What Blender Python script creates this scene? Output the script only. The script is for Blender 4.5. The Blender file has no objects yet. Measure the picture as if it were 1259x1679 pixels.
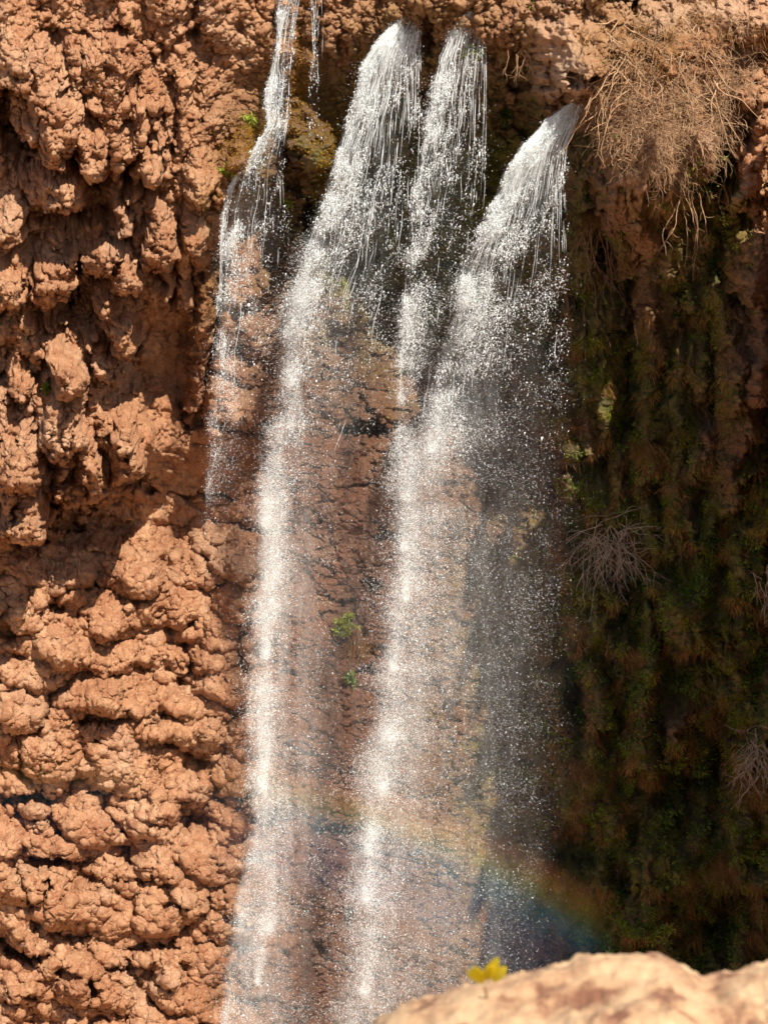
import bpy, math, random
import numpy as np
from mathutils import Vector, Matrix

rng = np.random.default_rng(7)
random.seed(7)
S = bpy.context.scene
R = math.radians

# ------------------------------------------------------------------ camera
LENS, CAMY, PITCH = 103.9, -100.0, R(-8.0)
CAMZ = 100 * math.tan(R(8.0))
cd = bpy.data.cameras.new('camera')
cam = bpy.data.objects.new('camera', cd)
S.collection.objects.link(cam)
cam.location = (0, CAMY, CAMZ)
cam.rotation_euler = (R(90) + PITCH, 0, 0)
cd.sensor_fit = 'HORIZONTAL'; cd.sensor_width = 36; cd.lens = LENS
cd.clip_start = 0.5; cd.clip_end = 6000
cd.dof.use_dof = True; cd.dof.focus_distance = 100; cd.dof.aperture_fstop = 7.0
S.camera = cam

# ------------------------------------------------------------------ sky, sun, exposure
SUN_EL, SUN_AZ = R(50), R(27)          # elevation; degrees to the right of straight behind the camera
w = bpy.data.worlds.new('World'); S.world = w; w.use_nodes = True
nt = w.node_tree
sky = nt.nodes.new('ShaderNodeTexSky'); sky.sky_type = 'NISHITA'; sky.sun_disc = False
sky.sun_elevation = SUN_EL
sky.sun_rotation = math.pi - SUN_AZ
bg = nt.nodes['Background']; bg.inputs['Strength'].default_value = 0.074
nt.links.new(sky.outputs['Color'], bg.inputs['Color'])
sl = bpy.data.lights.new('sun', 'SUN'); sl.energy = 5.0; sl.angle = R(0.5); sl.color = (1.0, 0.91, 0.79)
sun = bpy.data.objects.new('sun', sl); S.collection.objects.link(sun)
sdir = Vector((math.sin(SUN_AZ) * math.cos(SUN_EL), -math.cos(SUN_AZ) * math.cos(SUN_EL), math.sin(SUN_EL)))
sun.rotation_euler = sdir.to_track_quat('Z', 'Y').to_euler()
S.view_settings.view_transform = 'Standard'; S.view_settings.look = 'None'
S.view_settings.exposure = 0.70; S.view_settings.gamma = 1
S.render.engine = 'CYCLES'
S.cycles.max_bounces = 6; S.cycles.transparent_max_bounces = 48

# ------------------------------------------------------------------ helpers
K = 36.0 / 1259 / LENS
cp, sp = math.cos(PITCH), math.sin(PITCH)

def at(px, py, y):
    """point of the world plane at depth y seen at photograph position px, py (arrays)"""
    px = np.asarray(px, float); py = np.asarray(py, float); y = np.asarray(y, float)
    dx = (px - 629.5) * K; du = -(py - 839.5) * K
    dy = cp - du * sp; dz = sp + du * cp
    t = (y - CAMY) / dy
    return np.stack([dx * t, y + 0 * dx, CAMZ + dz * t], -1)

_perm = np.random.default_rng(3).permutation(4096).astype(np.int32)
_ang = np.random.default_rng(4).random(4096) * 2 * math.pi
_rx = np.random.default_rng(5).random(4096); _rz = np.random.default_rng(6).random(4096)
def _h(i, j, s):
    return _perm[(_perm[(i + s * 131) & 4095] + j) & 4095]
def perlin(x, z, s=0):
    i = np.floor(x).astype(np.int32); j = np.floor(z).astype(np.int32)
    fx = x - i; fz = z - j
    u = fx * fx * fx * (fx * (fx * 6 - 15) + 10); v = fz * fz * fz * (fz * (fz * 6 - 15) + 10)
    def g(a, b):
        t = _ang[_h(i + a, j + b, s)]
        return np.cos(t) * (fx - a) + np.sin(t) * (fz - b)
    n0 = g(0, 0) * (1 - u) + g(1, 0) * u
    n1 = g(0, 1) * (1 - u) + g(1, 1) * u
    return (n0 * (1 - v) + n1 * v) * 1.5
def fbm(x, z, s=0, o=4, gain=.5):
    t = 0; a = 1
    for k in range(o):
        t = t + a * perlin(x * 2 ** k, z * 2 ** k, s + 17 * k); a *= gain
    return t
def worley(x, z, s=0, up=1.0, dn=1.0):
    """F1, F2 of jittered cells; up / dn stretch the distance above / below a centre"""
    i = np.floor(x).astype(np.int32); j = np.floor(z).astype(np.int32)
    f1 = np.full(x.shape, 9.0); f2 = np.full(x.shape, 9.0)
    for a in (-1, 0, 1):
        for b in (-1, 0, 1):
            h = _h(i + a, j + b, s)
            dx = i + a + _rx[h] - x
            dz = z - (j + b + _rz[h])
            if up != 1 or dn != 1:
                dz = np.where(dz > 0, dz * up, dz * dn)
            d = np.sqrt(dx * dx + dz * dz)
            f2 = np.minimum(f2, np.maximum(f1, d)); f1 = np.minimum(f1, d)
    return f1, f2
def worley3(p, s=0):
    i = np.floor(p).astype(np.int32); f1 = np.full(len(p), 9.0, np.float32)
    for a in (-1, 0, 1):
        for b in (-1, 0, 1):
            for c in (-1, 0, 1):
                h = _h(i[:, 0] + a + 57 * (i[:, 1] + b), i[:, 2] + c, s)
                h2 = _perm[(h + 977) & 4095]
                dd = (i[:, 0] + a + _rx[h] - p[:, 0]) ** 2 + (i[:, 1] + b + _rz[h] - p[:, 1]) ** 2 + (i[:, 2] + c + _rx[h2] - p[:, 2]) ** 2
                f1 = np.minimum(f1, dd)
    return np.sqrt(f1)
def sst(a, b, x):
    t = np.clip((x - a) / (b - a), 0, 1); return t * t * (3 - 2 * t)
def table(T, x0, dx, y0, dy, px, py):
    T = np.array(T, float); n, m = T.shape
    fx = np.clip((px - x0) / dx, 0, m - 1.001); fy = np.clip((py - y0) / dy, 0, n - 1.001)
    i = fx.astype(int); j = fy.astype(int); u = fx - i; v = fy - j
    def cr(p0, p1, p2, p3, t):
        return p1 + .5 * t * (p2 - p0 + t * (2 * p0 - 5 * p1 + 4 * p2 - p3 + t * (3 * (p1 - p2) + p3 - p0)))
    rows = []
    for b in (-1, 0, 1, 2):
        jj = np.clip(j + b, 0, n - 1)
        rows.append(cr(*[T[jj, np.clip(i + a, 0, m - 1)] for a in (-1, 0, 1, 2)], u))
    return cr(*rows, v)

def mesh_np(name, verts, faces, mat=None, parent=None, smooth=False, attrs=None):
    """verts (n,3), faces (m,k) -> one mesh object"""
    me = bpy.data.meshes.new(name)
    verts = np.ascontiguousarray(verts, np.float32); faces = np.ascontiguousarray(faces, np.int32)
    n = len(verts); m, k = faces.shape
    me.vertices.add(n); me.vertices.foreach_set('co', verts.ravel())
    me.loops.add(m * k); me.loops.foreach_set('vertex_index', faces.ravel())
    me.polygons.add(m); me.polygons.foreach_set('loop_start', np.arange(m, dtype=np.int32) * k)
    if smooth: me.polygons.foreach_set('use_smooth', np.ones(m, bool))
    me.update(calc_edges=True)
    for an, arr in (attrs or {}).items():
        if arr.ndim == 2:
            a = me.color_attributes.new(an, 'FLOAT_COLOR', 'POINT')
            c = np.ones((n, 4), np.float32); c[:, :arr.shape[1]] = arr
            a.data.foreach_set('color', c.ravel())
        else:
            a = me.attributes.new(an, 'FLOAT', 'POINT'); a.data.foreach_set('value', arr.astype(np.float32))
    if mat: me.materials.append(mat)
    o = bpy.data.objects.new(name, me); S.collection.objects.link(o)
    if parent is not None:
        o.parent = parent
        o.matrix_parent_inverse = Matrix.Translation(-parent.location)
    return o
def tag(o, label=None, cat=None, group=None, kind=None):
    if label: o['label'] = label
    if cat: o['category'] = cat
    if group: o['group'] = group
    if kind: o['kind'] = kind
    return o
def thing(name, label, cat, loc, group=None):
    o = bpy.data.objects.new(name, None); S.collection.objects.link(o); o.location = [float(c) for c in loc]
    o.empty_display_size = .3
    return tag(o, label, cat, group)

class NT:
    def __init__(s, name):
        s.m = bpy.data.materials.new(name); s.m.use_nodes = True
        s.t = s.m.node_tree; s.t.nodes.clear()
        s.out = s.n('ShaderNodeOutputMaterial')
    def n(s, typ, **kw):
        nd = s.t.nodes.new(typ)
        for k, v in kw.items():
            if k.startswith('i_'):
                key = k[2:]
                key = int(key) if key.isdigit() else key.replace('_', ' ')
                s.set(nd.inputs[key], v)
            else: setattr(nd, k, v)
        return nd
    def set(s, sock, v):
        if isinstance(v, bpy.types.NodeSocket): s.t.links.new(v, sock)
        elif isinstance(v, tuple) and len(v) == 3 and sock.type == 'RGBA': sock.default_value = (*v, 1)
        else: sock.default_value = v
    def mix(s, f, a, b, blend='MIX'):
        nd = s.t.nodes.new('ShaderNodeMix'); nd.data_type = 'RGBA'; nd.blend_type = blend
        s.set(nd.inputs[0], f); s.set(nd.inputs[6], a); s.set(nd.inputs[7], b)
        return nd.outputs[2]
    def math(s, op, a, b=0.0, clamp=False):
        nd = s.t.nodes.new('ShaderNodeMath'); nd.operation = op; nd.use_clamp = clamp
        s.set(nd.inputs[0], a); s.set(nd.inputs[1], b); return nd.outputs[0]
    def ramp(s, f, pts):
        nd = s.t.nodes.new('ShaderNodeValToRGB'); s.set(nd.inputs[0], f)
        e = nd.color_ramp.elements
        while len(e) < len(pts): e.new(.5)
        for k, (p, c) in enumerate(pts):
            e[k].position = p; e[k].color = (*c, 1) if len(c) == 3 else c
        return nd.outputs[0]
    def coord(s, scale=(1, 1, 1)):
        g = s.n('ShaderNodeNewGeometry'); mp = s.n('ShaderNodeMapping'); mp.inputs['Scale'].default_value = scale
        s.t.links.new(g.outputs['Position'], mp.inputs[0]); return mp.outputs[0]
    def noise(s, vec, scale, detail=6, rough=.6):
        nd = s.n('ShaderNodeTexNoise'); s.set(nd.inputs['Vector'], vec)
        nd.inputs['Scale'].default_value = scale; nd.inputs['Detail'].default_value = detail
        nd.inputs['Roughness'].default_value = rough; return nd.outputs[0]
    def surf(s, sh): s.t.links.new(sh, s.out.inputs[0]); return s.m

# ------------------------------------------------------------------ materials
def rock_material():
    t = NT('tufa_rock')
    at_ = t.n('ShaderNodeAttribute', attribute_name='mask')
    sep = t.n('ShaderNodeSeparateColor'); t.t.links.new(at_.outputs['Color'], sep.inputs[0])
    moss, wet, ochre = sep.outputs
    c1 = t.coord((1, 1, 1)); cv = t.coord((1, 1, .35))
    n1 = t.noise(c1, .35, 6, .6); n2 = t.noise(cv, 2.2, 8, .65); n3 = t.noise(c1, 9, 6, .7)
    col = t.ramp(n1, [(.30, (.42, .18, .085)), (.5, (.56, .295, .155)), (.7, (.66, .40, .235))])
    col = t.mix(t.ramp(n2, [(.42, (0, 0, 0)), (.68, (1, 1, 1))]), col, (.36, .14, .065))
    col = t.mix(t.ramp(n3, [(.5, (0, 0, 0)), (.72, (.7, .7, .7))]), col, (.74, .50, .32))
    pa = t.n('ShaderNodeAttribute', attribute_name='pale')
    col = t.mix(t.math('MULTIPLY', pa.outputs['Fac'], .7, True), col, (.66, .48, .34))
    och = t.mix(n2, (.16, .065, .012), (.46, .25, .05))
    om = t.math('MULTIPLY', ochre, t.ramp(n3, [(.36, (0, 0, 0)), (.55, (1, 1, 1))]), True)
    col = t.mix(om, col, och)
    wetc = t.mix(.78, col, (.105, .033, .016))
    col = t.mix(wet, col, wetc)
    mg = t.ramp(t.noise(c1, 1.3, 8, .7), [(.32, (.022, .026, .008)), (.45, (.075, .085, .014)), (.56, (.18, .18, .022)), (.68, (.22, .11, .045))])
    mm = t.math('MULTIPLY', moss, t.ramp(t.noise(c1, 2.6, 8, .75), [(.34, (.15, .15, .15)), (.5, (1, 1, 1))]), True)
    mm = t.math('MULTIPLY', mm, 1.0, True)
    col = t.mix(mm, col, mg)
    b = t.n('ShaderNodeBsdfPrincipled'); t.set(b.inputs['Base Color'], col)
    rough = t.math('SUBTRACT', .95, t.math('MULTIPLY', wet, .55))
    t.set(b.inputs['Roughness'], rough); t.set(b.inputs['Specular IOR Level'], t.math('ADD', .2, t.math('MULTIPLY', wet, .6)))
    f = t.noise(c1, 14, 8, .75)
    v = t.n('ShaderNodeTexVoronoi', feature='F1'); t.set(v.inputs['Vector'], c1); v.inputs['Scale'].default_value = 7
    v2 = t.n('ShaderNodeTexVoronoi', feature='DISTANCE_TO_EDGE'); t.set(v2.inputs['Vector'], t.mix(.14, c1, t.n('ShaderNodeTexNoise', i_Scale=2.5, i_Detail=4.0).outputs[1])); v2.inputs['Scale'].default_value = 3.2
    ck = t.ramp(v2.outputs[0], [(0, (0, 0, 0)), (.12, (1, 1, 1))])
    hgt = t.math('ADD', t.math('MULTIPLY', f, 1.5), t.math('ADD', t.math('MULTIPLY', v.outputs[0], -.5), t.math('MULTIPLY', ck, .25)))
    bp = t.n('ShaderNodeBump'); bp.inputs['Strength'].default_value = .85; bp.inputs['Distance'].default_value = .14
    t.set(bp.inputs['Height'], hgt); t.t.links.new(bp.outputs[0], b.inputs['Normal'])
    return t.surf(b.outputs[0])
def plain_rock():
    t = NT('sandy_rock'); c = t.coord()
    col = t.ramp(t.noise(c, 5.5, 7, .66), [(.36, (.20, .085, .045)), (.45, (.42, .25, .135)), (.58, (.54, .365, .205))])
    b = t.n('ShaderNodeBsdfPrincipled'); t.set(b.inputs['Base Color'], col); b.inputs['Roughness'].default_value = .95
    bp = t.n('ShaderNodeBump'); bp.inputs['Strength'].default_value = .6; bp.inputs['Distance'].default_value = .03
    t.set(bp.inputs['Height'], t.noise(c, 11, 8, .7)); t.t.links.new(bp.outputs[0], b.inputs['Normal'])
    return t.surf(b.outputs[0])
def leafy(name, a, b_, trans=.35, scale=3.0):
    t = NT(name); n = t.noise(t.coord(), scale, 5, .7)
    col = t.ramp(n, [(.3, a), (.7, b_)])
    d = t.n('ShaderNodeBsdfDiffuse', i_Color=col); tr = t.n('ShaderNodeBsdfTranslucent', i_Color=col)
    m = t.n('ShaderNodeMixShader', i_0=trans); t.t.links.new(d.outputs[0], m.inputs[1]); t.t.links.new(tr.outputs[0], m.inputs[2])
    return t.surf(m.outputs[0])
def water_drop():
    t = NT('falling_water')
    d = t.n('ShaderNodeBsdfDiffuse', i_Color=(.90, .95, .96)); tr = t.n('ShaderNodeBsdfTranslucent', i_Color=(.90, .95, .96))
    m = t.n('ShaderNodeMixShader', i_0=.12); t.t.links.new(d.outputs[0], m.inputs[1]); t.t.links.new(tr.outputs[0], m.inputs[2])
    g = t.n('ShaderNodeBsdfGlossy', i_Roughness=.35); m2 = t.n('ShaderNodeMixShader', i_0=.12)
    t.t.links.new(m.outputs[0], m2.inputs[1]); t.t.links.new(g.outputs[0], m2.inputs[2])
    return t.surf(m2.outputs[0])
def veil_mat(name='water_veil', grain=6.0):
    t = NT(name)
    a = t.n('ShaderNodeAttribute', attribute_name='dens'); dens = a.outputs['Fac']
    n1 = t.noise(t.coord((1.8, 1, .16)), .9, 7, .66)
    n2 = t.noise(t.coord((1, 1, .55)), grain, 5, .8)
    f = t.math('MULTIPLY', dens, t.ramp(n1, [(.36, (.10, .10, .10)), (.62, (1.6, 1.6, 1.6))]))
    f = t.math('MULTIPLY', f, t.ramp(n2, [(.38, (.35, .35, .35)), (.64, (1.7, 1.7, 1.7))]), True)
    d = t.n('ShaderNodeBsdfDiffuse', i_Color=(.84, .90, .90)); tr = t.n('ShaderNodeBsdfTranslucent', i_Color=(.84, .90, .90))
    m = t.n('ShaderNodeMixShader', i_0=.15); t.t.links.new(d.outputs[0], m.inputs[1]); t.t.links.new(tr.outputs[0], m.inputs[2])
    tp = t.n('ShaderNodeBsdfTransparent'); o = t.n('ShaderNodeMixShader', i_0=f)
    t.t.links.new(tp.outputs[0], o.inputs[1]); t.t.links.new(m.outputs[0], o.inputs[2])
    return t.surf(o.outputs[0])
M_rock = rock_material(); M_fore = plain_rock()
M_drop = water_drop(); M_veil = veil_mat()
M_leaf = leafy('green_leaves', (.07, .12, .02), (.30, .38, .07))
M_leafy = leafy('lime_leaves', (.22, .27, .04), (.44, .50, .09))
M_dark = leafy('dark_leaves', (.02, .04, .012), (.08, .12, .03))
M_moss = leafy('moss_blades', (.05, .06, .010), (.34, .34, .04), .3, 1.3)
M_dry = leafy('dry_grass', (.16, .07, .022), (.52, .29, .11), .3, 2.0)
M_twig = leafy('dead_twigs', (.24, .13, .07), (.56, .38, .23), .0, 2.5)
M_pale = leafy('bare_branches', (.30, .24, .18), (.56, .47, .37), .0, 2.5)
M_root = leafy('hanging_roots', (.12, .06, .035), (.30, .17, .11), .0, 2.5)
M_yel = leafy('yellow_leaves', (.78, .62, .015), (.90, .80, .09), .4, 9)

# ------------------------------------------------------------------ the cliff
STEP = 1.6
X0, X1, Y0, Y1 = -260, 1420, -170, 1900
gx = np.arange(X0, X1, STEP); gy = np.arange(Y0, Y1, STEP)
PX, PY = np.meshgrid(gx, gy)
# protrusion towards the camera in metres, rows 120 px, columns 105 px
D = [
 [3.4,3.0,3.2,2.6,1.8,1.8,2.0,3.0,2.6,3.6,4.4,4.2,3.8],   # 0
 [3.2,4.4,3.8,3.2,1.6,0.3,0.2,0.2,0.4,5.6,6.0,5.6,2.8],   # 120
 [1.6,4.0,3.2,3.0,1.8,-1.4,-4.6,-5.6,-5.8,1.6,5.8,5.4,1.4],  # 240
 [4.4,2.0,3.4,2.4,-.6,-3.6,-6.6,-7.6,-7.2,-3.2,-.8,-1.4,1.6],  # 360
 [4.0,1.4,2.8,.6,-1.4,-3.2,-7.0,-8.2,-7.6,-5.2,-3.,-2.8,.6],   # 480
 [3.6,4.4,.8,-.8,-1.4,-2.2,-5.6,-7.0,-7.2,-6.2,-4.8,-3.8,-.4],   # 600
 [5.6,5.0,2.4,-1.2,-1.6,-1.6,-3.0,-3.8,-5.8,-5.8,-4.4,-4,-2],      # 720
 [5.4,1.2,-2.4,-3.6,-2.2,-1.3,-1.2,-1.7,-4.6,-6.2,-5.2,-5.2,-4.4],   # 840
 [3.4,1.4,.0,-2.4,-1.2,-1.2,-1,-1.6,-4.4,-6.4,-5.8,-6.4,-5.4],      # 960
 [3.4,2.6,.8,-.6,-.2,-.8,-.8,-1.4,-4.2,-6.4,-6,-6.8,-5.4],     # 1080
 [4.0,3.0,2.6,.4,.4,0,-.6,-1.2,-3.8,-6.2,-5.8,-7.0,-5.4],   # 1200
 [4.0,3.4,2.4,1.8,.8,.2,-.4,-1,-3.2,-5.8,-5.6,-7,-5],    # 1320
 [4.8,4.0,3.6,2.6,1.2,.6,-.2,-.8,-2.8,-5.4,-5.4,-6.6,-5],      # 1440
 [4.4,4.6,3.8,3.0,1.6,1,.2,-.4,-2.4,-4.8,-5,-6.2,-4.6],    # 1560
 [5.4,5.0,4.6,3.4,2,1.4,.6,0,-2,-4.4,-4.6,-5.8,-4.4]]      # 1680
X = (PX - 630) / 36.0; Z = -(PY - 840) / 36.0
wx = fbm(X * .35, Z * .35, 1, 4); wz = fbm(X * .35 + 50, Z * .35, 2, 4)
wpx = PX + 30 * wx + 9 * fbm(X * 1.6, Z * 1.6, 3, 3); wpy = PY + 30 * wz + 9 * fbm(X * 1.6, Z * 1.6, 4, 3)
d = table(D, 0, 105, 0, 120, wpx, wpy)
# region weights
lipy = np.interp(PX, [-260, 0, 80, 180, 300, 335, 350, 380, 1420], [900, 880, 875, 810, 750, 640, 520, 330, 330])
w_low = sst(-10, 90, PY + 14 * wx * 2 - lipy - 20) * sst(470, 400, PX + 20 * wz)       # cauliflower ledges, lower left
w_up = sst(20, -50, PY - lipy + 25 * wx) * sst(400, 330, PX)                       # dripstone, upper left
w_top = sst(150, 60, PY + 20 * wx - 60 * sst(850, 960, PX)) * sst(330, 400, PX)        # rim rock behind the lips
w_right = sst(840, 930, PX + 18 * wx) * sst(170, 300, PY)                         # mossy drapery, right
w_mid = np.clip(1 - w_low - w_up - w_top - w_right, 0, 1)
d += .9 * fbm(X * .28, Z * .22, 11, 4) * (.8 * w_low + 1.35 * w_up + 1.0 * w_right + .5 * w_mid + .4 * w_top)
hd = np.zeros_like(d)
# hanging drapery at three sizes, drops that end in a sharp underside
qx = X + .35 * wx + .18 * fbm(X * 1.3, Z * 1.3, 21, 4); qz = Z + .45 * wz + .22 * fbm(X * 1.2, Z * 1.2, 22, 4)
def bump(f): return np.clip(1 - f * f * 1.25, -.25, 1)
f1, f2 = worley(qx / 1.25, qz / 2.3, 31, .62, 1.75); b1 = bump(f1)
hd += 1.2 * b1 * (w_up + .25 * w_top) + (1.0 + 1.6 * sst(430, 650, PY)) * b1 * w_right * sst(1500, 900, PY) + .5 * b1 * w_right
f1, f2 = worley(qx / .55, qz / .95, 32, .7, 1.5); b2 = bump(f1)
hd += b2 * (.34 * w_up + .60 * w_right + .30 * w_top + .12 * w_low)
# cauliflower lumps sitting on sloping ledges
lx = X + .5 * wx + .2 * fbm(X * .9, Z * .9, 23, 2); lz = Z + .45 * wz + .22 * fbm(X * .9, Z * .9, 24, 2) + .12 * X
f1, f2 = worley(lx / 2.8, lz / 1.75, 33, .7, 1.5); c1 = bump(f1); cr1 = np.clip((f2 - f1) * 3.2, 0, 1)
ck = f2 - f1
hd -= w_low * .8 * sst(.16, .02, ck) * sst(-.25, .25, fbm(X * .5, Z * .7, 28, 3))
hd += w_low * (1.75 * c1 + .35 * cr1) * (.75 + .5 * fbm(X * .22, Z * .3, 26, 3))
f1, f2 = worley(lx / .95, lz / .7, 34, .8, 1.25); c2 = bump(f1)
ck = f2 - f1; hd -= w_low * .28 * sst(.14, .02, ck) * sst(-.2, .3, fbm(X * .9, Z * .9, 29, 3))
f1, f2 = worley(qx / .38 + .3 * fbm(X * 3, Z * 3, 74, 3), qz / .42 + .3 * fbm(X * 3, Z * 3, 75, 3), 35, .8, 1.35); hd += .22 * bump(f1) * (w_up + .8 * w_top + .5 * w_right)
f1, f2 = worley((qx + .09 * perlin(X * 5, Z * 5, 7)) / .17, (qz + .09 * perlin(X * 5, Z * 5, 8)) / .17, 36, .9, 1.2); hd += .085 * bump(f1) * (w_up + w_top + .6 * w_right + .6 * w_low)
hd += w_low * .30 * c2 + w_mid * .10 * c2 + w_top * .2 * c2
f1, f2 = worley(lx / .40, lz / .34, 35, .85, 1.2); c3 = bump(f1)

rg = 1 - np.abs(fbm(qx * 1.1, qz * .55, 41, 5, .6))
hd += .62 * (rg - .7) * (w_up + w_top + .5 * w_right) + .22 * (rg - .7) * w_mid
# strata cracks on the wet middle wall
cr = np.abs(fbm(X * .35 + 3, Z * .9 + .3 * X, 43, 4, .55)); hd -= .25 * w_mid * sst(.14, 0, cr)
hd += .12 * fbm(X * 1.6, Z * 1.6, 45, 3, .6) * (1 - .5 * w_mid)
pn = perlin(X * .9 + 9, Z * .7, 47); hd -= .9 * sst(.42, .62, pn) * (w_up + .5 * w_top)      # pockets

sm = np.exp(-((PX - 928) / 55) ** 4 - ((PY - 95) / 72) ** 4); hd *= 1 - .8 * sm
sm2 = np.exp(-((PX - 1130) / 130) ** 4 - ((PY - 15) / 40) ** 4); hd *= 1 - .6 * sm2
sm3 = np.clip(np.exp(-((wpx - 272) / 58) ** 4 - ((wpy - 600) / 130) ** 4) + np.exp(-((wpx - 350) / 110) ** 4 - ((wpy - 800) / 90) ** 4), 0, 1); hd *= 1 - .65 * sm3
smooth = np.clip(sm + .6 * sm2 + .6 * sm3, 0, .85)
def win(x0, x1, y0, y1):
    a = int(max(0, (x0 - X0) / STEP)); b = int(max(0, (x1 - X0) / STEP)) + 2
    c = int(max(0, (y0 - Y0) / STEP)); e = int(max(0, (y1 - Y0) / STEP)) + 2
    return slice(c, e), slice(a, b)
def slab(*a): cap(*a[:7], a[7])
nwx = 7 * fbm(X * 1.4, Z * 1.4, 51, 4, .6); nwy = 9 * fbm(X * 1.4, Z * 1.4, 52, 4, .6)
def cap(x1, y1, r1, x2, y2, r2, p, e=.5):
    rr = max(r1, r2) + 22
    sl_ = win(min(x1, x2) - rr, max(x1, x2) + rr, min(y1, y2) - rr, max(y1, y2) + rr)
    x = PX[sl_] + nwx[sl_]; y = PY[sl_] + nwy[sl_]
    vx, vy = x2 - x1, y2 - y1; L2 = vx * vx + vy * vy + 1e-6
    t = np.clip(((x - x1) * vx + (y - y1) * vy) / L2, 0, 1)
    dd = np.hypot(x - x1 - t * vx, y - y1 - t * vy) / (r1 + (r2 - r1) * t)
    hd[sl_] += p * (.35 + .65 * t) * np.clip(1 - dd * dd, 0, 1) ** e
def pit(x, y, rx, ry, p):
    sl_ = win(x - rx * 2 - 15, x + rx * 2 + 15, y - ry * 2 - 15, y + ry * 2 + 15)
    dd = np.hypot((PX[sl_] + nwx[sl_] - x) / rx, (PY[sl_] + nwy[sl_] - y) / ry)
    hd[sl_] -= p * sst(1.15, .7, dd)
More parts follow.
